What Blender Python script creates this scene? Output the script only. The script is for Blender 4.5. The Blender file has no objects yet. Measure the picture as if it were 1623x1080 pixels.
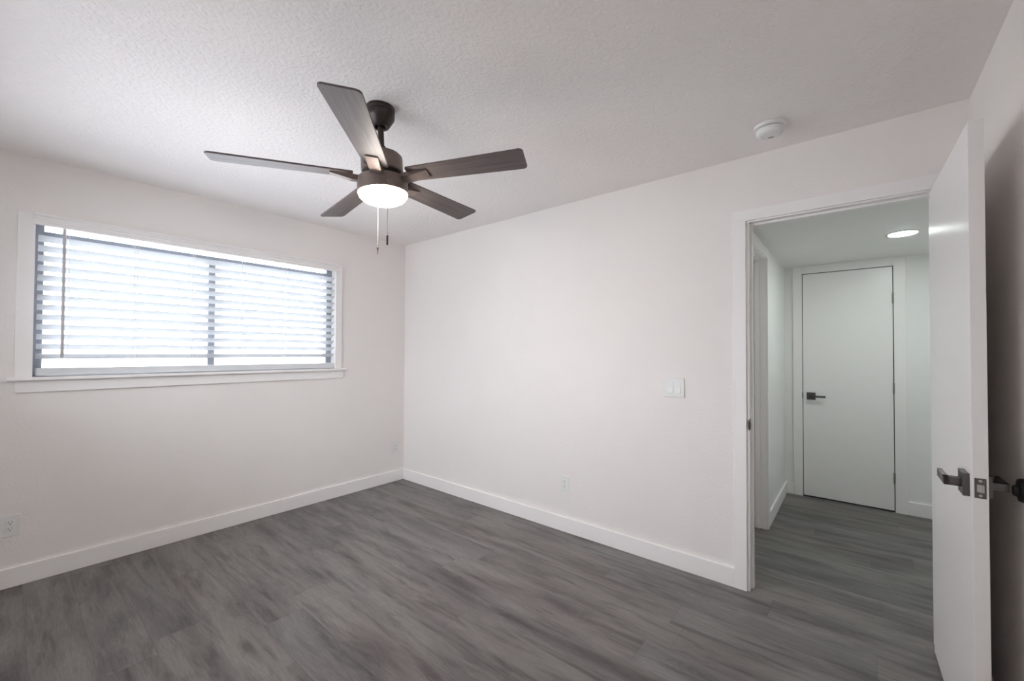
import bpy, bmesh, math, random
from mathutils import Vector, Matrix
random.seed(7)
PI = math.pi
S = bpy.context.scene
C = S.collection

# ------------------------------------------------------------------ camera
FPX, CYPX, YAW, PITCH, ROLL = 659.805, 547.345, -0.6912, 0.0162, 0.0046
CAM = Vector((3.6549, -2.649, 1.3276))
W_, H_ = 1623, 1080
fwd = Vector((math.sin(YAW) * math.cos(PITCH), math.cos(YAW) * math.cos(PITCH), math.sin(PITCH)))
r0 = Vector((math.cos(YAW), -math.sin(YAW), 0))
u0 = r0.cross(fwd)
rt = math.cos(ROLL) * r0 + math.sin(ROLL) * u0
up = -math.sin(ROLL) * r0 + math.cos(ROLL) * u0
cd = bpy.data.cameras.new('camera')
cam = bpy.data.objects.new('camera', cd)
C.objects.link(cam)
M = Matrix((rt, up, -fwd)).transposed().to_4x4()
M.translation = CAM
cam.matrix_world = M
cd.sensor_fit = 'HORIZONTAL'
cd.sensor_width = 36
cd.lens = FPX * 36 / W_
cd.shift_y = (CYPX - H_ / 2) / W_
cd.clip_start = 0.02
S.camera = cam

# ------------------------------------------------------------------ daylight, exposure
world = bpy.data.worlds.new('daylight')
S.world = world
world.use_nodes = True
bg = world.node_tree.nodes['Background']
bg.inputs[1].default_value = 2.4
wt = world.node_tree                      # pale overcast sky above, brighter pale ground below
wc = wt.nodes.new('ShaderNodeTexCoord'); wx = wt.nodes.new('ShaderNodeSeparateXYZ'); wr = wt.nodes.new('ShaderNodeValToRGB')
wt.links.new(wc.outputs['Generated'], wx.inputs[0]); wt.links.new(wx.outputs[2], wr.inputs[0]); wt.links.new(wr.outputs[0], bg.inputs[0])
wr.color_ramp.elements[0].position = 0.0; wr.color_ramp.elements[0].color = (0.70, 0.74, 0.80, 1)
wr.color_ramp.elements[1].position = 0.12; wr.color_ramp.elements[1].color = (1.04, 1.10, 1.20, 1)
S.view_settings.view_transform = 'Standard'
S.view_settings.look = 'None'
S.view_settings.gamma = 1
S.view_settings.use_curve_mapping = False
S.view_settings.exposure = 2.18
S.cycles.max_bounces = 14
S.cycles.diffuse_bounces = 10
S.cycles.glossy_bounces = 6
S.cycles.transparent_max_bounces = 16
S.cycles.use_denoising = True
pl = bpy.data.lights.new('window_portal', 'AREA')
pl.shape = 'RECTANGLE'; pl.size = 1.9; pl.size_y = 1.05
pl.cycles.is_portal = True
po = bpy.data.objects.new('window_portal', pl)
po.location = (-0.16, -1.66, 1.64)
po.rotation_euler = (0, -PI / 2, 0)
C.objects.link(po)
pl2 = pl.copy(); pl2.size = 1.65; pl2.size_y = 1.0  # portal for the window added behind the camera
pq = bpy.data.objects.new('window_portal', pl2)
pq.location = (1.285, -3.40, 1.59)
pq.rotation_euler = (PI / 2, 0, PI)
C.objects.link(pq)

GLOBE_EMIT = 22.5        # lamp strengths
HALL_EMIT = 30.0

# ------------------------------------------------------------------ helpers
def link(o, parent=None):
    C.objects.link(o)
    if parent is not None:
        o.parent = parent
    return o

def wloc(o):
    v = Vector((0, 0, 0))
    while o is not None:
        v = v + o.location
        o = o.parent
    return v

def obj(name, bm, mat, parent=None, smooth=False, auto=False):
    """link a bmesh (in world coordinates) as one mesh object; origin = parent's origin"""
    if parent is not None:
        bmesh.ops.translate(bm, verts=bm.verts, vec=-wloc(parent))
    bmesh.ops.recalc_face_normals(bm, faces=bm.faces)
    me = bpy.data.meshes.new(name)
    bm.to_mesh(me); bm.free()
    me.materials.append(mat)
    if smooth or auto:
        for p in me.polygons: p.use_smooth = True
    if auto:
        me.set_sharp_from_angle(angle=math.radians(35))
    return link(bpy.data.objects.new(name, me), parent)

def empty(name, loc):
    o = bpy.data.objects.new(name, None)
    o.empty_display_size = 0.05
    o.location = loc
    return link(o)

def thing(name, label, cat, loc=(0, 0, 0), group=None):
    o = empty(name, loc)
    tag(o, label, cat, group)
    return o

def tag(o, label, cat, group=None):
    o['label'] = label; o['category'] = cat
    if group: o['group'] = group
    return o

def struct(o, label=None):
    o['kind'] = 'structure'
    if label: o['label'] = label
    return o

def box(bm, x0, x1, y0, y1, z0, z1, bev=0.0, seg=2):
    r = bmesh.ops.create_cube(bm, size=1)
    vs = r['verts']
    for v in vs:
        v.co = Vector(((x0 + x1) / 2 + v.co.x * (x1 - x0), (y0 + y1) / 2 + v.co.y * (y1 - y0), (z0 + z1) / 2 + v.co.z * (z1 - z0)))
    if bev:
        es = set()
        for v in vs: es.update(v.link_edges)
        bmesh.ops.bevel(bm, geom=list(es), offset=bev, segments=seg, profile=0.5, affect='EDGES')

def boxes(*args, bev=0.0):
    bm = bmesh.new()
    for a in args: box(bm, *a, bev=bev)
    return bm

def lathe(bm, prof, cx=0, cy=0, seg=48, axis='z', base=0):
    """revolve (r, h) profile; axis z, or x / y for wall-mounted round things"""
    rings = []
    def P(r, h, a):
        c, s = r * math.cos(a), r * math.sin(a)
        if axis == 'z': return Vector((cx + c, cy + s, h))
        if axis == 'x': return Vector((h, cx + c, cy + s))
        return Vector((cx + c, h, cy + s))
    for r, h in prof:
        if r < 1e-6:
            rings.append([bm.verts.new(P(0, h, 0))])
        else:
            rings.append([bm.verts.new(P(r, h, 2 * PI * k / seg)) for k in range(seg)])
    for A, B in zip(rings, rings[1:]):
        if len(A) == 1 and len(B) == 1: continue
        for k in range(seg):
            j = (k + 1) % seg
            if len(A) == 1: bm.faces.new((A[0], B[k], B[j]))
            elif len(B) == 1: bm.faces.new((A[k], A[j], B[0]))
            else: bm.faces.new((A[k], A[j], B[j], B[k]))
    for R in (rings[0], rings[-1]):
        if len(R) > 2: bm.faces.new(R)

def tube(bm, p, q, r, seg=8):
    p, q = Vector(p), Vector(q)
    d = (q - p).normalized()
    a = d.orthogonal().normalized(); b = d.cross(a)
    R = [[bm.verts.new(e + (a * math.cos(t) + b * math.sin(t)) * r) for t in [2 * PI * k / seg for k in range(seg)]] for e in (p, q)]
    for k in range(seg):
        j = (k + 1) % seg
        bm.faces.new((R[0][k], R[0][j], R[1][j], R[1][k]))
    bm.faces.new(R[0]); bm.faces.new(R[1])

def prism(bm, pts, vec):
    vec = Vector(vec)
    A = [bm.verts.new(Vector(p)) for p in pts]
    B = [bm.verts.new(Vector(p) + vec) for p in pts]
    n = len(A)
    for k in range(n):
        j = (k + 1) % n
        bm.faces.new((A[k], A[j], B[j], B[k]))
    bm.faces.new(A); bm.faces.new(B)

# ------------------------------------------------------------------ materials
class NT:
    def __init__(s, name):
        s.m = bpy.data.materials.new(name); s.m.use_nodes = True
        s.t = s.m.node_tree; s.b = s.t.nodes['Principled BSDF']; s.out = s.t.nodes['Material Output']
    def n(s, typ, **kw):
        x = s.t.nodes.new(typ)
        for k, v in kw.items(): setattr(x, k, v)
        return x
    def l(s, a, b): s.t.links.new(a, b)
    def math(s, op, a, b=None, c=None):
        x = s.n('ShaderNodeMath', operation=op)
        for i, v in enumerate((a, b, c)):
            if v is None: continue
            if isinstance(v, (int, float)): x.inputs[i].default_value = v
            else: s.l(v, x.inputs[i])
        return x.outputs[0]
    def mix(s, f, a, b, mode='MIX'):
        x = s.n('ShaderNodeMix', data_type='RGBA', blend_type=mode)
        for i, v in ((0, f), (6, a), (7, b)):
            if isinstance(v, (int, float)): x.inputs[i].default_value = v
            elif isinstance(v, tuple): x.inputs[i].default_value = v + (1,) if len(v) == 3 else v
            else: s.l(v, x.inputs[i])
        return x.outputs[2]
    def ramp(s, f, stops):
        x = s.n('ShaderNodeValToRGB')
        while len(x.color_ramp.elements) < len(stops): x.color_ramp.elements.new(0.5)
        for e, (p, c) in zip(x.color_ramp.elements, stops):
            e.position = p; e.color = c + (1,) if len(c) == 3 else c
        s.l(f, x.inputs[0])
        return x.outputs[0]
    def noise(s, vec, scale, detail=3, rough=0.5, dist=0.0):
        x = s.n('ShaderNodeTexNoise')
        x.inputs['Scale'].default_value = scale; x.inputs['Detail'].default_value = detail
        x.inputs['Roughness'].default_value = rough; x.inputs['Distortion'].default_value = dist
        if vec is not None: s.l(vec, x.inputs['Vector'])
        return x.outputs['Fac']
    def pos(s):
        return s.n('ShaderNodeNewGeometry').outputs['Position']
    def bump(s, h, strength, dist):
        x = s.n('ShaderNodeBump')
        x.inputs['Strength'].default_value = strength; x.inputs['Distance'].default_value = dist
        s.l(h, x.inputs['Height']); s.l(x.outputs[0], s.b.inputs['Normal'])

def srgb(r, g, b):
    f = lambda v: (v / 255 / 12.92) if v / 255 <= 0.04045 else ((v / 255 + 0.055) / 1.055) ** 2.4
    return (f(r), f(g), f(b))

def paint(name, col, rough=0.6, scale=0, strength=0.0, dist=0.001, spec=0.4, var=0.02):
    t = NT(name)
    p = t.n('ShaderNodeTexCoord').outputs['Object']
    nz = t.noise(p, 3.0, 2)
    c2 = tuple(c * (1 - var * 2) for c in col)
    t.l(t.mix(nz, c2, col), t.b.inputs['Base Color'])
    t.b.inputs['Roughness'].default_value = rough
    t.b.inputs['Specular IOR Level'].default_value = spec
    if scale:
        a = t.noise(p, scale, 3, 0.55)
        t.bump(a, strength, dist)
    return t.m

WALL = paint('wall_paint', (0.85, 0.818, 0.795), 0.62, 75, 0.35, 0.004)
HALLP = paint('hall_paint', (0.85, 0.85, 0.835), 0.6, 75, 0.3, 0.003)
TRIM = paint('trim_enamel', (0.885, 0.865, 0.855), 0.35, var=0.005)
DOORP = paint('door_enamel', (0.88, 0.865, 0.855), 0.30, 6, 0.05, 0.002, var=0.005)
PLASTIC = paint('white_plastic', (0.79, 0.795, 0.78), 0.35, var=0.005)
CORD = paint('white_cord', (0.8, 0.8, 0.78), 0.8)
SLAT = paint('blind_slat_white', (0.68, 0.70, 0.72), 0.45, var=0.003)
GREYP = paint('slot_dark_grey', (0.05, 0.05, 0.05), 0.6)
BLACK = paint('black_rubber', (0.012, 0.012, 0.012), 0.5)
WFRAME = paint('grey_window_frame', srgb(150, 155, 164), 0.5)

def ceiling_mat():
    t = NT('ceiling_texture')
    p = t.n('ShaderNodeTexCoord').outputs['Object']
    t.b.inputs['Base Color'].default_value = (0.90, 0.865, 0.85, 1)
    t.b.inputs['Roughness'].default_value = 0.8
    t.b.inputs['Specular IOR Level'].default_value = 0.2
    a = t.noise(p, 62, 4, 0.6)
    v = t.n('ShaderNodeTexVoronoi', feature='SMOOTH_F1'); v.inputs['Scale'].default_value = 70
    t.l(p, v.inputs['Vector'])
    h = t.math('ADD', t.ramp(a, [(0.38, (0, 0, 0)), (0.62, (1, 1, 1))]), t.math('MULTIPLY', v.outputs['Distance'], 0.8))
    t.bump(h, 0.42, 0.003)
    return t.m
CEIL = ceiling_mat()

def metal(name, col, rough, met=0.8, grain=0.0):
    t = NT(name)
    p = t.n('ShaderNodeTexCoord').outputs['Object']
    nz = t.noise(p, 40, 3)
    t.l(t.mix(nz, tuple(c * 0.8 for c in col), tuple(min(1, c * 1.15) for c in col)), t.b.inputs['Base Color'])
    t.b.inputs['Metallic'].default_value = met
    t.l(t.math('MULTIPLY_ADD', nz, 0.15, rough - 0.07), t.b.inputs['Roughness'])
    return t.m
BRONZE = metal('bronze_fan_metal', srgb(128, 114, 107), 0.45, 0.5)
DKBRONZE = metal('dark_bronze_metal', srgb(58, 50, 48), 0.38, 0.5)
GUN = metal('gunmetal_handle', srgb(106, 102, 101), 0.36, 0.75)
STEEL = metal('satin_nickel', srgb(190, 188, 184), 0.3, 0.9)
CHAIN = metal('antique_chain', srgb(140, 132, 124), 0.5, 0.5)
HINGE = metal('satin_hinge', srgb(150, 150, 146), 0.35, 0.7)

def blade_mat():
    t = NT('fan_blade_dark_wood')
    p = t.n('ShaderNodeUVMap').outputs['UV']
    mp = t.n('ShaderNodeMapping'); mp.inputs['Scale'].default_value = (3, 60, 1); t.l(p, mp.inputs['Vector'])
    nz = t.noise(mp.outputs[0], 1.0, 5, 0.6, 0.3)
    n2 = t.noise(p, 7.0, 3, 0.5)
    c = t.ramp(nz, [(0.3, srgb(84, 73, 71)), (0.7, srgb(116, 105, 103))])
    t.l(t.mix(t.math('MULTIPLY', n2, 0.5), c, srgb(92, 88, 86)), t.b.inputs['Base Color'])
    t.b.inputs['Roughness'].default_value = 0.48
    t.b.inputs['Specular IOR Level'].default_value = 0.4
    t.bump(nz, 0.1, 0.0006)
    return t.m
BLADE = blade_mat()

def emit(name, col, strength):
    t = NT(name)
    t.b.inputs['Base Color'].default_value = (0.9, 0.9, 0.88, 1)
    t.b.inputs['Emission Color'].default_value = col + (1,)
    t.b.inputs['Emission Strength'].default_value = strength
    t.b.inputs['Roughness'].default_value = 0.4
    return t.m
GLOBE = emit('lit_opal_glass', (1.0, 0.91, 0.83), GLOBE_EMIT)
LED = emit('lit_led_lens', (0.90, 1.0, 0.97), HALL_EMIT)

def glass_mat():
    t = NT('window_glass')
    tr = t.n('ShaderNodeBsdfTransparent'); gl = t.n('ShaderNodeBsdfGlossy'); gl.inputs['Roughness'].default_value = 0.02
    fr = t.n('ShaderNodeFresnel'); fr.inputs['IOR'].default_value = 1.45
    mx = t.n('ShaderNodeMixShader')
    t.l(fr.outputs[0], mx.inputs[0]); t.l(tr.outputs[0], mx.inputs[1]); t.l(gl.outputs[0], mx.inputs[2])
    t.l(mx.outputs[0], t.out.inputs['Surface'])
    return t.m
GLASS = glass_mat()

def floor_mat():
    t = NT('grey_vinyl_plank')
    co = t.n('ShaderNodeTexCoord').outputs['Object']
    sx = t.n('ShaderNodeSeparateXYZ'); t.l(co, sx.inputs[0])
    X, Y = sx.outputs[0], sx.outputs[1]
    PW, PL = 0.1835, 1.22
    v = t.math('DIVIDE', t.math('ADD', Y, 0.745 + PW * 40), PW)
    row = t.math('FLOOR', v)
    fv = t.math('FRACT', v)
    wn = t.n('ShaderNodeTexWhiteNoise', noise_dimensions='1D'); t.l(row, wn.inputs['W'])
    u = t.math('ADD', t.math('DIVIDE', t.math('ADD', X, 20.0), PL), wn.outputs['Value'])
    col = t.math('FLOOR', u)
    fu = t.math('FRACT', u)
    cc = t.n('ShaderNodeCombineXYZ'); t.l(row, cc.inputs[0]); t.l(col, cc.inputs[1])
    w2 = t.n('ShaderNodeTexWhiteNoise', noise_dimensions='3D'); t.l(cc.outputs[0], w2.inputs['Vector'])
    rnd = w2.outputs['Value']
    # grain coordinates, shifted per plank
    def grain(sxv, syv, off):
        c = t.n('ShaderNodeCombineXYZ')
        t.l(t.math('MULTIPLY', X, sxv), c.inputs[0])
        t.l(t.math('MULTIPLY', Y, syv), c.inputs[1])
        t.l(t.math('MULTIPLY_ADD', rnd, 1.3, off), c.inputs[2])
        return c.outputs[0]
    big = t.noise(grain(1.1, 7.0, 0), 1.0, 4, 0.55, 0.5)
    mid = t.noise(grain(2.2, 18.0, 5), 1.0, 5, 0.62, 0.55)
    fine = t.noise(grain(14.0, 210.0, 9), 1.0, 3, 0.6, 0.2)
    # knots / cathedral figures: sparse elongated cells with rings round them
    vo = t.n('ShaderNodeTexVoronoi', feature='F1'); vo.inputs['Scale'].default_value = 1.0
    vo.inputs['Randomness'].default_value = 1.0
    kc = grain(1.5, 5.6, 2)
    kn = t.n('ShaderNodeVectorMath', operation='ADD')
    wob = t.n('ShaderNodeTexNoise'); wob.inputs['Scale'].default_value = 2.2; wob.inputs['Detail'].default_value = 3
    t.l(kc, wob.inputs['Vector'])
    sc = t.n('ShaderNodeVectorMath', operation='SCALE'); sc.inputs['Scale'].default_value = 0.55
    t.l(wob.outputs['Color'], sc.inputs[0]); t.l(kc, kn.inputs[0]); t.l(sc.outputs[0], kn.inputs[1])
    t.l(kn.outputs[0], vo.inputs['Vector'])
    d = vo.outputs['Distance']
    knot = t.ramp(d, [(0.05, (1, 1, 1)), (0.34, (0, 0, 0))])
    rings = t.math('MULTIPLY', t.math('SINE', t.math('MULTIPLY', d, 95.0)), 0.5)
    ringm = t.math('MULTIPLY', t.math('ADD', rings, 0.5), t.ramp(d, [(0.10, (1, 1, 1)), (0.5, (0, 0, 0))]))
    base = t.ramp(big, [(0.30, srgb(92, 86, 85)), (0.45, srgb(112, 107, 105)), (0.60, srgb(124, 120, 117)), (0.8, srgb(132, 128, 125))])
    streak = t.ramp(mid, [(0.33, (0.46, 0.44, 0.45)), (0.41, (0.74, 0.73, 0.73)), (0.50, (1, 1, 1)), (0.8, (1.03, 1.03, 1.03))])
    c = t.mix(0.85, base, streak, 'MULTIPLY')
    fg = t.ramp(fine, [(0.35, (0.80, 0.80, 0.80)), (0.6, (1.06, 1.06, 1.06))])
    c = t.mix(0.8, c, fg, 'MULTIPLY')
    c = t.mix(t.math('MULTIPLY', knot, 0.55), c, srgb(62, 57, 58))
    c = t.mix(t.math('MULTIPLY', ringm, 0.28), c, srgb(64, 60, 60))
    tone = t.math('MULTIPLY_ADD', rnd, 0.10, 0.97)
    hs = t.n('ShaderNodeHueSaturation'); t.l(c, hs.inputs['Color']); t.l(tone, hs.inputs['Value'])
    w3 = t.math('MULTIPLY_ADD', w2.outputs['Value'], 0.5, 0.6); t.l(w3, hs.inputs['Saturation'])
    e1 = t.math('LESS_THAN', t.math('MINIMUM', fv, t.math('SUBTRACT', 1.0, fv)), 0.006)
    e2 = t.math('LESS_THAN', t.math('MINIMUM', fu, t.math('SUBTRACT', 1.0, fu)), 0.0009)
    seam = t.math('MAXIMUM', e1, e2)
    c = t.mix(t.math('MULTIPLY', seam, 0.35), hs.outputs[0], srgb(60, 56, 56))
    t.l(c, t.b.inputs['Base Color'])
    t.l(t.math('MULTIPLY_ADD', mid, 0.12, 0.40), t.b.inputs['Roughness'])
    t.b.inputs['Specular IOR Level'].default_value = 0.42
    t.bump(t.math('SUBTRACT', t.math('MULTIPLY', fine, 0.5), seam), 0.12, 0.0008)
    return t.m
FLOOR = floor_mat()

# ------------------------------------------------------------------ room shell
H = 2.44           # bedroom ceiling
HH = 2.14          # hallway ceiling
RW = 4.043         # right wall
NY = -3.28         # wall behind the camera
WT = 0.115         # wall between bedroom and hall
HY = 2.10          # far wall of the hall
HX0, HX1 = 3.126, 4.55
OX0, OX1, OZ = 3.172, 3.948, 2.083      # rough opening of the bedroom door
WY0, WY1, WZ0, WZ1 = -2.565, -0.757, 1.150, 2.085   # window opening

struct(obj('floor', boxes((-0.14, HX1 + .1, NY - .1, HY + .1, -0.08, 0)), FLOOR), 'grey wood-look vinyl plank floor running through the bedroom and hallway')
struct(obj('ceiling', boxes((-0.14, RW + .14, NY - .1, WT, H, H + .08)), CEIL), 'white textured bedroom ceiling')
struct(obj('wall_left', boxes(
    (-.14, 0, NY - .1, WY0, 0, H), (-.14, 0, WY1, WT, 0, H), (-.14, 0, WY0, WY1, 0, WZ0), (-.14, 0, WY0, WY1, WZ1, H)), WALL), 'white bedroom wall holding the window')
struct(obj('wall_far', boxes(
    (0, OX0, 0, WT, 0, H), (OX1, RW + .14, 0, WT, 0, H), (RW + .14, HX1 + .1, 0, WT, 0, HH + .06), (OX0, OX1, 0, WT, OZ, H)), WALL), 'white bedroom wall with the open doorway and light switch')
struct(obj('wall_right', boxes((RW, RW + .14, NY - .1, 0, 0, H)), WALL), 'white bedroom wall behind the open door')
VX0, VX1, VZ0, VZ1 = 0.45, 2.12, 1.10, 2.08      # unseen window added behind the camera to brighten the room with daylight
struct(obj('wall_near', boxes((0, VX0, NY - .1, NY, 0, H), (VX1, RW, NY - .1, NY, 0, H), (VX0, VX1, NY - .1, NY, 0, VZ0), (VX0, VX1, NY - .1, NY, VZ1, H)), WALL))
add_win = struct(empty('added_window', ((VX0 + VX1) / 2, NY, VZ0)))  # added opening, there only to let in more daylight
ym = (VX0 + VX1) / 2
obj('window_frame', boxes((VX0, VX0 + .04, NY - .09, NY - .04, VZ0, VZ1), (VX1 - .04, VX1, NY - .09, NY - .04, VZ0, VZ1),
    (VX0 + .04, VX1 - .04, NY - .09, NY - .04, VZ0, VZ0 + .04), (VX0 + .04, VX1 - .04, NY - .09, NY - .04, VZ1 - .04, VZ1), (ym - .02, ym + .02, NY - .088, NY - .042, VZ0 + .04, VZ1 - .04)), WFRAME, add_win)
obj('pane', boxes((VX0 + .04, ym - .02, NY - .067, NY - .063, VZ0 + .04, VZ1 - .04)), GLASS, add_win)
obj('pane', boxes((ym + .02, VX1 - .04, NY - .067, NY - .063, VZ0 + .04, VZ1 - .04)), GLASS, add_win)
obj('window_casing', boxes((VX0 - .06, VX0, NY, NY + .014, VZ0, VZ1 + .06), (VX1, VX1 + .06, NY, NY + .014, VZ0, VZ1 + .06), (VX0, VX1, NY, NY + .014, VZ1, VZ1 + .06)), TRIM, add_win)
obj('window_sill', boxes((VX0 - .08, VX1 + .08, NY, NY + .04, VZ0 - .02, VZ0)), TRIM, add_win)
# hallway
DY0, DY1, DZ = 0.27, 1.018, 2.065       # side doorway in the hall's left wall
struct(obj('wall_hallway_left', boxes(
    (HX0 - .115, HX0, WT, DY0, 0, HH + .06), (HX0 - .115, HX0, DY1, HY + .1, 0, HH + .06), (HX0 - .115, HX0, DY0, DY1, DZ, HH + .06), (HX0 - .155, HX0 - .115, DY0 - .05, DY1 + .05, 0, HH + .06)), HALLP), 'white left wall of the hallway')  # last box is an added slab behind the doorway, blocks outside light
FX0, FX1 = 3.255, 3.904
struct(obj('wall_hallway_far', boxes(
    (HX0, FX0, HY, HY + .1, 0, HH + .06), (FX1, HX1, HY, HY + .1, 0, HH + .06), (FX0, FX1, HY, HY + .1, 2.078, HH + .06), (FX0 - .05, FX1 + .05, HY + .1, HY + .14, 0, HH + .06)), HALLP), 'white end wall of the hallway around the closed door')  # last box is an added backing that keeps daylight out of the door gaps
struct(obj('wall_hallway_right', boxes((HX1, HX1 + .1, WT, HY + .1, 0, HH + .06)), HALLP))
struct(obj('ceiling_hallway', boxes((HX0, HX1, WT, HY, HH, HH + .06)), HALLP), 'lower white hallway ceiling')

# ------------------------------------------------------------------ baseboards
BH, BT = 0.108, 0.014
def basebd(name, a, label=None):
    bm = bmesh.new(); box(bm, *a, bev=0.0025)
    return struct(obj(name, bm, TRIM), label)
basebd('baseboard_left', (0, BT, NY, -BT * 0, 0, BH), 'flat white baseboard under the window wall')
basebd('baseboard_far', (BT, 3.113, -BT, 0, 0, BH), 'flat white baseboard from the corner to the doorway')
basebd('baseboard_right', (RW - BT, RW, NY, -BT, 0, BH))
basebd('baseboard_near', (BT, RW - BT, NY, NY + BT, 0, BH))
basebd('baseboard_hallway_left', (HX0, HX0 + BT, 1.083, HY, 0, BH))
basebd('baseboard_hallway_far', (HX0 + BT, 3.193, HY - BT, HY, 0, BH))
basebd('baseboard_hallway_far', (3.974, HX1, HY - BT, HY, 0, BH))
basebd('baseboard_hallway_right', (HX1 - BT, HX1, WT, HY - BT, 0, BH))

# ------------------------------------------------------------------ window
win = struct(empty('window_1', (0, (WY0 + WY1) / 2, WZ0)), 'wide white-cased slider window behind blinds')
fx0, fx1 = -0.13, -0.075
bm = boxes((fx0, fx1, WY0, WY0 + .042, WZ0, WZ1), (fx0, fx1, WY1 - .048, WY1, WZ0, WZ1),
           (fx0, fx1, WY0 + .042, WY1 - .048, WZ0, WZ0 + .038), (fx0, fx1, WY0 + .042, WY1 - .048, 2.010, 2.034))
obj('window_frame', bm, WFRAME, win)
bm = bmesh.new(); box(bm, -0.115, -0.085, -1.700, -1.656, WZ0 + .038, 2.010, bev=.002)
obj('mullion', bm, WFRAME, win)
obj('pane', boxes((-0.104, -0.100, WY0 + .042, -1.700, WZ0 + .038, 2.010)), GLASS, win)
obj('pane', boxes((-0.104, -0.100, -1.656, WY1 - .048, WZ0 + .038, 2.010)), GLASS, win)
obj('pane', boxes((-0.104, -0.100, WY0 + .042, WY1 - .048, 2.034, WZ1)), GLASS, win)  # added strip of glass; sky through it makes the bright band under the valance
bm = bmesh.new()
box(bm, 0, .014, WY0 - .062, WY0 + .004, 1.170, 2.118, bev=.002)
box(bm, 0, .014, WY1 - .004, WY1 + .055, 1.170, 2.118, bev=.002)
box(bm, 0, .014, WY0 + .004, WY1 - .004, WZ1 - .02, 2.118, bev=.002)
obj('window_casing', bm, TRIM, win)
bm = bmesh.new()
box(bm, -.072, 0.0, WY0 + .001, WY1 - .001, WZ0 + .001, 1.170)
box(bm, 0.0, .042, -2.655, -.665, 1.152, 1.170, bev=.003)
obj('window_sill', bm, TRIM, win)
bm = bmesh.new(); box(bm, 0, .014, -2.625, -.685, 1.083, 1.152, bev=.002)
obj('apron', bm, TRIM, win)

# ------------------------------------------------------------------ blind
BY0, BY1 = WY0 + .016, WY1 - .006
bl = thing('window_blind', 'white horizontal-slat blind lowered over the window, slats half open', 'blind', (0, (BY0 + BY1) / 2, 2.1))
# valance: a moulded strip, profile in x,z
prof = [(.016, 2.050), (.030, 2.050), (.032, 2.053), (.032, 2.066), (.025, 2.070), (.025, 2.084), (.031, 2.089), (.034, 2.099), (.044, 2.105), (.044, 2.115), (.016, 2.115)]
bm = bmesh.new(); prism(bm, [(x, BY0 - .02, z) for x, z in prof], (0, BY1 - BY0 + .035, 0))
obj('valance', bm, TRIM, bl)
bm = bmesh.new(); box(bm, -.055, -.004, BY0 + .004, BY1 - .004, 2.062, 2.084, bev=.002)
obj('headrail', bm, SLAT, bl)
NS, ZT, ZP, SW, TIL = 14, 2.040, 0.0578, 0.0635, math.radians(27)
sxc = -.032
bm = bmesh.new()
for k in range(1, NS):
    zc = ZT - ZP * k
    pts = []
    n = 6
    ct, st = math.cos(TIL), math.sin(TIL)
    for i in range(n + 1):                       # gently crowned slat, room edge up
        s = (i / n - .5) * SW; cr = .0016 * (1 - (2 * s / SW) ** 2) + .0014
        pts.append((sxc + s * ct - cr * st, zc + s * st + cr * ct))
    for i in range(n, -1, -1):
        s = (i / n - .5) * SW; cr = .0016 * (1 - (2 * s / SW) ** 2) - .0014
        pts.append((sxc + s * ct - cr * st, zc + s * st + cr * ct))
    prism(bm, [(x, BY0, z) for x, z in pts], (0, BY1 - BY0, 0))
obj('slats', bm, SLAT, bl)
bm = bmesh.new(); box(bm, sxc - .024, sxc + .030, BY0, BY1, 1.1755, 1.220, bev=.004, seg=3)
obj('bottom_rail', bm, SLAT, bl)
for y in (-2.431, -2.12, -1.809, -1.497, -1.188, -0.881):
    bm = bmesh.new()
    for dy in (-.008, .008):
        tube(bm, (sxc + .029, y + dy, 2.064), (sxc + .029, y + dy, 1.22), .0011, 6)
        tube(bm, (sxc - .029, y + dy, 2.064), (sxc - .029, y + dy, 1.22), .0007, 6)
    for k in range(1, NS):
        zc = ZT - ZP * k
        tube(bm, (sxc + .028, y - .008, zc + .010), (sxc - .028, y - .008, zc - .017), .0006, 6)
    obj('ladder_cord', bm, CORD, bl)
bm = bmesh.new()
tube(bm, (.006, -2.447, 2.050), (.006, -2.447, 1.285), .0066, 8)
lathe(bm, [(0, 1.280), (.0070, 1.281), (.0076, 1.31), (.0066, 1.313)], .006, -2.447, 12)
w = obj('tilt_wand', bm, paint('clear_wand', (0.48, 0.46, 0.47), 0.4), bl)
w['label'] = 'grey tilt wand'

# ------------------------------------------------------------------ bedroom doorway frame
tr = struct(empty('trim_1', ((OX0 + OX1) / 2, 0, 0)), 'white casing and jambs of the open doorway')
bm = bmesh.new()
CZ = 2.136
for y0, y1 in ((-.014, 0), (WT, WT + .014)):
    lx = HX0 + .001 if y0 > 0 else 3.113
    box(bm, lx, 3.178, y0, y1, 0, CZ - .064, bev=.0018)
    if y0 < 0:
        box(bm, 3.942, 4.005, y0, y1, 0, CZ - .064, bev=.0018)
        box(bm, lx, 4.005, y0, y1, CZ - .064, CZ, bev=.0018)
    else:
        box(bm, 3.942, 4.005, y0, y1, 0, CZ - .064, bev=.0018)
        box(bm, lx, 4.005, y0, y1, CZ - .064, CZ, bev=.0018)
obj('casing', bm, TRIM, tr)
bm = bmesh.new()
box(bm, OX0, 3.190, 0, WT, 0, 2.065)
box(bm, 3.930, OX1, 0, WT, 0, 2.065)
box(bm, OX0, OX1, 0, WT, 2.065, OZ)
obj('jamb', bm, TRIM, tr)
bm = bmesh.new()
box(bm, 3.190, 3.201, .040, .076, 0, 2.053, bev=.0015)
box(bm, 3.919, 3.930, .040, .076, 0, 2.053, bev=.0015)
box(bm, 3.190, 3.930, .040, .076, 2.053, 2.065, bev=.0015)
obj('door_stop_strip', bm, TRIM, tr)
bm = bmesh.new(); box(bm, 3.1895, 3.1915, -.002, .030, .893, .957, bev=.0008)
box(bm, 3.186, 3.1900, -.010, .000, .900, .950, bev=.0008)
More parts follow.
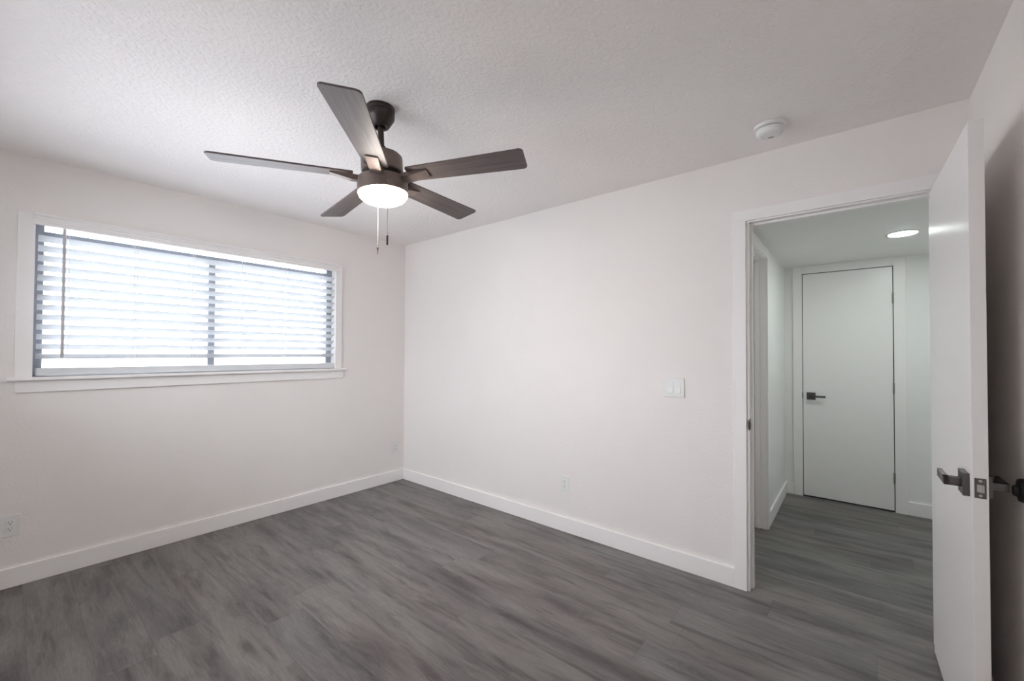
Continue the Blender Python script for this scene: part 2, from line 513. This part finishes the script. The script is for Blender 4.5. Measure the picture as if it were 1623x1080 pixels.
sp = obj('strike_plate', bm, GUN, tr); sp['label'] = 'dark metal strike plate'
obj('strike_hole', boxes((3.1916, 3.1919, .008, .022, .908, .942)), GREYP, sp)

# ------------------------------------------------------------------ lever handle builder (square rose, return lever)
def add_lever(bm, O, out, along, shaft=.040, length=.112):
    """O on the door face, out = face normal, along = lever direction (unit axis vectors)"""
    out, along = Vector(out), Vector(along); upv = Vector((0, 0, 1))
    def ob(a0, a1, b0, b1, c0, c1, bev=.0015):
        pts = []
        r = bmesh.ops.create_cube(bm, size=1); vs = r['verts']
        for v in vs:
            v.co = O + out * ((a0 + a1) / 2 + v.co.x * (a1 - a0)) + along * ((b0 + b1) / 2 + v.co.y * (b1 - b0)) + upv * ((c0 + c1) / 2 + v.co.z * (c1 - c0))
        es = set()
        for v in vs: es.update(v.link_edges)
        bmesh.ops.bevel(bm, geom=list(es), offset=bev, segments=2, profile=.5, affect='EDGES')
    return ob
def lever_set(name, O, out, along, parent, rose=.066, rt_=.009, reach=.052, length=.112, bar=.011, hb=.020):
    O = Vector(O)
    bm = bmesh.new(); ob = add_lever(bm, O, out, along)
    ob(0, rt_, -rose / 2, rose / 2, -rose / 2, rose / 2)
    h = obj('door_handle', bm, GUN, parent); h['label'] = 'dark grey square lever handle'
    bm = bmesh.new(); ob = add_lever(bm, O, out, along)
    ob(rt_, reach, -bar * .9, bar * .9, -hb / 2, hb / 2)
    ob(reach - bar, reach, -bar * .9, length, -hb / 2, hb / 2)
    obj('lever', bm, GUN, h)
    return h

def hinge(parent, x, y, zs):
    for z in zs:
        bm = bmesh.new()
        lathe(bm, [(0, z - .046), (.004, z - .046), (.0065, z - .043), (.0065, z + .043), (.004, z + .046), (0, z + .046)], x, y, 14)
        o = obj('hinge', bm, HINGE, parent, auto=True); o['label'] = 'satin metal hinge'

# ------------------------------------------------------------------ open bedroom door (door_1)
d1 = struct(empty('door_1', (3.951, -.018, 0.0)), 'flat white door swung open against the right wall')
d1.rotation_euler = (0, 0, 0)
ANG = math.radians(1.05)
Lx0, Lx1, LY0, LY1, LZ0, LZ1 = 3.912, 3.947, -.757, -.019, .012, 2.052
def rotz(bm):
    """swing about the hinge pin"""
    bmesh.ops.rotate(bm, verts=bm.verts, cent=Vector((3.947, -.018, 0)), matrix=Matrix.Rotation(ANG, 3, 'Z'))
bm = bmesh.new(); box(bm, Lx0, Lx1, LY0, LY1, LZ0, LZ1, bev=.0015); rotz(bm)
obj('door_leaf', bm, DOORP, d1)
HZ, HYc = .918, LY0 + .062
def lever_rot(out, O, reach):
    O = Vector(O)
    bm = bmesh.new(); ob = add_lever(bm, O, out, (0, 1, 0))
    ob(0, .014, -.033, .033, -.034, .034)
    rotz(bm)
    h = obj('door_handle', bm, GUN, d1, auto=False); h['label'] = 'dark grey square lever handle'
    bm = bmesh.new(); ob = add_lever(bm, O, out, (0, 1, 0))
    ob(.014, reach, -.010, .010, -.012, .012)
    ob(reach - .010, reach, -.010, .108, -.012, .012)
    rotz(bm)
    obj('lever', bm, GUN, h)
lever_rot((-1, 0, 0), (Lx0, HYc, HZ), .053)
lever_rot((1, 0, 0), (Lx1, HYc, HZ), .053)
bm = bmesh.new(); xc = (Lx0 + Lx1) / 2
box(bm, xc - .0125, xc + .0125, LY0 - .0015, LY0 + .002, HZ - .0305, HZ + .0305, bev=.0012)
rotz(bm)
lp = obj('latch_plate', bm, GUN, d1); lp['label'] = 'dark latch plate on the door edge'
bm = bmesh.new()
prism(bm, [(xc - .008, LY0 - .001, HZ - .011), (xc + .007, LY0 - .001, HZ - .011), (xc + .007, LY0 - .008, HZ - .011), (xc + .001, LY0 - .010, HZ - .011)], (0, 0, .022))
rotz(bm); obj('latch_bolt', bm, STEEL, lp)
for dz in (-.022, .022):
    bm = bmesh.new(); lathe(bm, [(0, LY0 - .0028), (.003, LY0 - .0026), (.0042, LY0 - .0016), (.0042, LY0)], xc, HZ + dz, 16, axis='y'); rotz(bm)
    obj('screw', bm, STEEL, lp)
hinge(d1, 3.955, -.020, (.28, 1.04, 1.80))

# ------------------------------------------------------------------ hallway end door (door_2)
t2 = struct(empty('trim_2', (3.58, HY, 0)), 'white casing of the closed hallway door')
bm = bmesh.new()
box(bm, 3.193, 3.264, HY - .016, HY, 0, HH, bev=.0015)
box(bm, 3.898, 3.974, HY - .016, HY, 0, HH, bev=.0015)
box(bm, 3.264, 3.898, HY - .016, HY, 2.070, HH, bev=.0015)
obj('casing', bm, TRIM, t2)
bm = bmesh.new()
box(bm, FX0, 3.266, HY, HY + .1, 0, 2.068); box(bm, 3.896, FX1, HY, HY + .1, 0, 2.068); box(bm, FX0, FX1, HY, HY + .1, 2.068, 2.078)
obj('jamb', bm, GREYP, t2)
d2 = struct(empty('door_2', (3.58, HY, 0)), 'closed flat white door at the end of the hallway')
bm = bmesh.new(); box(bm, 3.2690, 3.8925, HY - .010, HY + .028, .013, 2.064, bev=.001)
obj('door_leaf', bm, DOORP, d2)
lever_set('h', (3.330, HY - .010, .932), (0, -1, 0), (1, 0, 0), d2, rose=.066, rt_=.010, reach=.05, length=.108, hb=.018)
bm = bmesh.new(); box(bm, 3.262, 3.267, HY - .018, HY - .004, .908, .962); o = obj('strike_plate', bm, GREYP, d2)
hinge(d2, 3.8945, HY - .017, (.285, 1.035, 1.795))

# ------------------------------------------------------------------ side doorway in hallway (door_3)
t3 = struct(empty('trim_3', (HX0, (DY0 + DY1) / 2, 0)), 'white casing of the side doorway in the hallway')
bm = bmesh.new()
box(bm, HX0, HX0 + .014, 1.012, 1.083, 0, 2.052, bev=.002)
box(bm, HX0, HX0 + .014, .205, .276, 0, 2.052, bev=.002)
box(bm, HX0, HX0 + .014, .205, 1.083, 2.052, 2.118, bev=.002)
obj('casing', bm, TRIM, t3)
bm = bmesh.new()
box(bm, HX0 - .115, HX0, 1.000, DY1, 0, 2.047); box(bm, HX0 - .115, HX0, DY0, .288, 0, 2.047); box(bm, HX0 - .115, HX0, DY0, DY1, 2.047, DZ)
obj('jamb', bm, TRIM, t3)
bm = bmesh.new()
box(bm, HX0 - .075, HX0 - .040, .988, 1.000, 0, 2.035, bev=.0015); box(bm, HX0 - .075, HX0 - .040, .288, .300, 0, 2.035, bev=.0015); box(bm, HX0 - .075, HX0 - .040, .288, 1.0, 2.035, 2.047, bev=.0015)
obj('door_stop_strip', bm, TRIM, t3)
d3 = struct(empty('door_3', (HX0 - .095, .64, 0)))
bm = bmesh.new(); box(bm, HX0 - .112, HX0 - .077, .291, .997, .012, 2.044, bev=.001)
obj('door_leaf', bm, DOORP, d3)

# ------------------------------------------------------------------ ceiling fan
FX, FY = 1.9845, -1.582
fan = thing('ceiling_fan', 'five-blade dark bronze ceiling fan with lit round light hanging from the ceiling', 'ceiling fan', (FX, FY, H))
PIV = Vector((FX, FY, 2.385))
nrm = Vector((-.032, -.034, 1)).normalized()
TILT = Vector((0, 0, 1)).rotation_difference(nrm).to_matrix()
def tilt(bm):
    bmesh.ops.rotate(bm, verts=bm.verts, cent=PIV, matrix=TILT)
bm = bmesh.new()
lathe(bm, [(0, H), (.0625, H), (.0635, H - .003), (.0635, 2.424), (.0605, 2.421), (.0605, 2.417), (.0632, 2.414), (.0632, 2.396), (.060, 2.388), (.0395, 2.354), (.036, 2.351), (.026, 2.351), (.024, 2.356), (.022, 2.375), (0, 2.375)], FX, FY, 56)
obj('canopy', bm, DKBRONZE, fan, auto=True)
bm = bmesh.new()
lathe(bm, [(0, 2.39), (.0132, 2.39), (.0132, 2.25), (0, 2.25)], FX, FY, 24)
lathe(bm, [(.0132, 2.262), (.019, 2.262), (.021, 2.258), (.021, 2.218), (.0132, 2.218)], FX, FY, 24)
tilt(bm); obj('downrod', bm, DKBRONZE, fan, auto=True)
bm = bmesh.new()
lathe(bm, [(0, 2.226), (.060, 2.226), (.082, 2.222), (.0905, 2.213), (.092, 2.205), (.092, 2.146), (.088, 2.141), (0, 2.141)], FX, FY, 64)
tilt(bm); obj('motor_housing', bm, BRONZE, fan, auto=True)
bm = bmesh.new()
lathe(bm, [(0, 2.141), (.072, 2.141), (.072, 2.113), (0, 2.113)], FX, FY, 48)
tilt(bm); obj('rotor', bm, paint('rotor_black', (.02, .018, .017), .5), fan, auto=True)
bm = bmesh.new()
lathe(bm, [(0, 2.113), (.100, 2.113), (.107, 2.111), (.1105, 2.106), (.1115, 2.100), (.1115, 2.047), (.109, 2.045), (0, 2.045)], FX, FY, 64)
tilt(bm); obj('light_housing', bm, BRONZE, fan, auto=True)
prof = [(.1085, 2.0465)]
for k in range(1, 13):
    a = k / 12 * PI / 2
    prof.append((.1085 * math.cos(a) ** .85 if k < 12 else 0, 2.0465 - .050 * math.sin(a)))
bm = bmesh.new(); lathe(bm, prof, FX, FY, 64)
tilt(bm)
o = obj('glass_shade', bm, GLOBE, fan, smooth=True); o['label'] = 'glowing round opal glass light'
# blades
BZ, PHI, TH = 2.120, -.7709, -.1786
def frame(bm, a, pit=True):
    if pit: bmesh.ops.rotate(bm, verts=bm.verts, cent=Vector((0, 0, 0)), matrix=Matrix.Rotation(TH, 3, 'X'))
    bmesh.ops.rotate(bm, verts=bm.verts, cent=Vector((0, 0, 0)), matrix=Matrix.Rotation(a, 3, 'Z'))
    bmesh.ops.translate(bm, verts=bm.verts, vec=Vector((FX, FY, BZ)))
    tilt(bm)
def blade_outline():
    r0b, r1, w0, w1, cr = .135, .661, .104, .133, .016
    pts = [(r0b, -w0 / 2), ]
    for (cx, cy, a0) in ((r1 - cr, -w1 / 2 + cr, -PI / 2), (r1 - cr, w1 / 2 - cr, 0)):
        for k in range(7):
            a = a0 + k / 6 * PI / 2
            pts.append((cx + cr * math.cos(a), cy + cr * math.sin(a)))
    pts.append((r0b, w0 / 2))
    pts += [(r0b - .006, w0 / 2 - .008), (r0b - .006, -w0 / 2 + .008)]
    return pts
def with_uv(bm, frm):
    uv = bm.loops.layers.uv.new('UVMap')
    for f in bm.faces:
        for l in f.loops: l[uv].uv = (l.vert.co.x, l.vert.co.y + frm)
for i in range(5):
    a = PHI + i * 2 * PI / 5
    bm = bmesh.new()
    prism(bm, [(x, y, -.0035) for x, y in blade_outline()], (0, 0, .007))
    es = [e for e in bm.edges if abs(e.verts[0].co.z - e.verts[1].co.z) < 1e-6]
    bmesh.ops.bevel(bm, geom=es, offset=.0012, segments=1, profile=.5, affect='EDGES')
    with_uv(bm, i * 1.7)
    frame(bm, a)
    bd = obj('blade', bm, BLADE, fan)
    # bracket: a bent plate under the blade root with folded sides, dropping towards the hub
    bm = bmesh.new()
    hw, t_ = .026, .003
    prism(bm, [(.100, -hw, -.027), (.135, -hw, -.026), (.222, -hw, -.0085), (.222, -hw, -.0038), (.218, -hw, -.0038), (.135, -hw, -.022), (.100, -hw, -.023)], (0, 2 * hw, 0))
    for s in (-1, 1):
        y = s * (hw - .0015) - .0015
        prism(bm, [(.100, y, -.026), (.135, y, -.026), (.222, y, -.008), (.222, y, -.0038), (.135, y, -.0038), (.100, y, -.006)], (0, .003, 0))
    prism(bm, [(.06, -.020, -.008), (.15, -.020, -.008), (.15, -.020, -.0038), (.06, -.020, -.0038)], (0, .04, 0))
    frame(bm, a)
    obj('blade_bracket', bm, BRONZE, fan)
# pull chains
def chain(x, y, ztop, zbot, flen):
    bm = bmesh.new()
    tube(bm, (x, y, ztop), (x, y, zbot + flen), .0008, 8)
    z = ztop
    while z > zbot + flen + .004:
        bmesh.ops.create_icosphere(bm, subdivisions=1, radius=.0011, matrix=Matrix.Translation((x, y, z)))
        z -= .0042
    ch = obj('pull_chain', bm, CHAIN, fan)
    return ch
f2, r2 = Vector((.842, -.539, 0)), Vector((.539, .842, 0))   # towards / across the line to the doorway side
base = Vector((FX + .009, FY + .010, 0))
p1 = base + f2 * .1118 + r2 * .020
ch = chain(p1.x, p1.y, 2.088, 1.786, .052)
bm = bmesh.new(); lathe(bm, [(0, 1.838), (.0022, 1.837), (.0022, 1.834), (.0015, 1.832), (.004, 1.829), (.0042, 1.790), (.003, 1.786), (0, 1.786)], p1.x, p1.y, 14)
obj('pull_fob', bm, DKBRONZE, ch, auto=True)
bm = bmesh.new(); d_ = (p1 - base).normalized()
for k in range(16):
    a0, a1 = 2 * PI * k / 16, 2 * PI * (k + 1) / 16
    c0 = Vector((p1.x, p1.y, 2.092)) - d_ * .001
    side = Vector((-d_.y, d_.x, 0))
    tube(bm, c0 + side * .0042 * math.cos(a0) + Vector((0, 0, .0042 * math.sin(a0))), c0 + side * .0042 * math.cos(a1) + Vector((0, 0, .0042 * math.sin(a1))), .0011, 6)
obj('chain_eyelet', bm, BRONZE, fan)
p2 = base - f2 * .1112 - r2 * .020
ch = chain(p2.x, p2.y, 2.080, 1.793, .045)
bm = bmesh.new(); lathe(bm, [(0, 1.838), (.0025, 1.837), (.0025, 1.834), (.0015, 1.832), (.0042, 1.828), (.0042, 1.818), (.0022, 1.812), (.0014, 1.793), (0, 1.793)], p2.x, p2.y, 14)
obj('pull_fob', bm, DKBRONZE, ch, auto=True)

# ------------------------------------------------------------------ smoke detector
sx_, sy_ = 3.337, -.290
sd = thing('smoke_detector', 'round white smoke detector on the ceiling near the doorway', 'smoke detector', (sx_, sy_, H))
bm = bmesh.new(); lathe(bm, [(0, H), (.068, H), (.071, H - .003), (.070, H - .011), (.064, H - .015), (0, H - .015)], sx_, sy_, 56)
obj('mounting_plate', bm, PLASTIC, sd, auto=True)
bm = bmesh.new(); lathe(bm, [(0, H - .015), (.055, H - .015), (.055, H - .0185), (0, H - .0185)], sx_, sy_, 48)
obj('vent_gap', bm, GREYP, sd, auto=True)
bm = bmesh.new(); lathe(bm, [(0, H - .0185), (.0585, H - .0185), (.060, H - .021), (.059, H - .032), (.054, H - .042), (.046, H - .047), (.034, H - .048), (.033, H - .0465), (.014, H - .0465), (.013, H - .048), (0, H - .048)], sx_, sy_, 56)
obj('cover', bm, PLASTIC, sd, auto=True)
bm = bmesh.new()
for k in range(-1, 2):
    box(bm, sx_ - .012, sx_ + .012, sy_ + .0225 + k * .004, sy_ + .0240 + k * .004, H - .0472, H - .0464)
obj('sounder_slot', bm, GREYP, sd)

# ------------------------------------------------------------------ hallway downlight
lx, ly = 3.900, 1.178
rl = thing('recessed_light', 'small round lit downlight in the hallway ceiling', 'ceiling light', (lx, ly, HH))
bm = bmesh.new(); lathe(bm, [(.072, HH), (.086, HH), (.087, HH - .002), (.084, HH - .005), (.074, HH - .006), (.072, HH - .004)], lx, ly, 48)
# the ring is open: drop the end caps
obj('trim_ring', bm, PLASTIC, rl, auto=True)
bm = bmesh.new(); lathe(bm, [(0, HH - .001), (.072, HH - .001), (.072, HH - .0065), (.066, HH - .0075), (0, HH - .008)], lx, ly, 48)
o = obj('lens', bm, LED, rl, auto=True); o['label'] = 'glowing white lens'

# ------------------------------------------------------------------ outlets and switch
def outlet(loc, label):
    o = thing('electrical_outlet', label, 'outlet', loc, None)
    x, y, z = loc
    bm = bmesh.new(); box(bm, x - .0375, x + .0375, y - .006, y, z - .060, z + .060, bev=.002)
    obj('cover_plate', bm, PLASTIC, o)
    bm = bmesh.new(); box(bm, x - .0168, x + .0168, y - .0085, y - .0062, z - .034, z + .034, bev=.001)
    rc = obj('receptacle', bm, PLASTIC, o)
    bm = bmesh.new()
    for zc in (z + .017, z - .017):
        box(bm, x - .0075, x - .0055, y - .0088, y - .0080, zc + .000, zc + .009)
        box(bm, x + .0055, x + .0075, y - .0088, y - .0080, zc + .001, zc + .008)
        lathe(bm, [(0, y - .0088), (.0026, y - .0088), (.0026, y - .0082), (0, y - .0082)], x, zc - .007, 12, axis='y')
    obj('slot', bm, GREYP, rc)
    return o
def dup(root, loc, rz, label):
    r = root.copy(); C.objects.link(r); r.location = loc; r.rotation_euler = (0, 0, rz); r['label'] = label
    for ch in list(root.children):
        c = ch.copy(); C.objects.link(c); c.parent = r
        for g in ch.children:
            q = g.copy(); C.objects.link(q); q.parent = c
    return r
out1 = outlet((1.981, 0, .349), 'white outlet low on the long wall between the corner and doorway')
out1['group'] = 'wall outlets'
dup(out1, (0, -.104, .341), PI / 2, 'white outlet low beside the room corner, under the window wall end')
dup(out1, (0, -2.629, .342), PI / 2, 'white outlet at the left edge, low below the window')

sw = thing('light_switch', 'white double rocker light switch beside the doorway', 'switch', (2.779, 0, 1.110))
bm = bmesh.new(); box(bm, 2.779 - .0615, 2.779 + .0615, -.007, 0, 1.110 - .060, 1.110 + .060, bev=.0025)
obj('cover_plate', bm, PLASTIC, sw)
for s in (-1, 1):
    xc = 2.779 + s * .023
    bm = bmesh.new()
    prism(bm, [(xc - .0165, -.0072, 1.110 - .033), (xc - .0165, -.0135, 1.110 - .033), (xc - .0165, -.0090, 1.110), (xc - .0165, -.0085, 1.110 + .033), (xc - .0165, -.0072, 1.110 + .033)], (.033, 0, 0))
    rk = obj('rocker', bm, PLASTIC, sw)
for sx2 in (-.023, .023):
    for dz in (-.048, .048):
        bm = bmesh.new(); lathe(bm, [(0, -.0082), (.003, -.008), (.0032, -.007), (0, -.007)], 2.779 + sx2, 1.110 + dz, 12, axis='y')
        obj('screw', bm, PLASTIC, sw)

# ------------------------------------------------------------------ wall door stop behind the lever
ds = thing('door_stop', 'black round door stop on the right wall behind the open door handle', 'door stop', (RW, -.690, .915))
bm = bmesh.new(); lathe(bm, [(0, RW), (.0355, RW), (.0355, RW - .006), (.033, RW - .012), (.019, RW - .014), (0, RW - .014)], -.690, .915, 40, axis='x')
obj('base', bm, BLACK, ds, auto=True)
bm = bmesh.new(); lathe(bm, [(0, RW - .014), (.017, RW - .014), (.0165, RW - .020), (.014, RW - .0235), (0, RW - .0245)], -.690, .912, 32, axis='x')
obj('bumper', bm, BLACK, ds, auto=True)
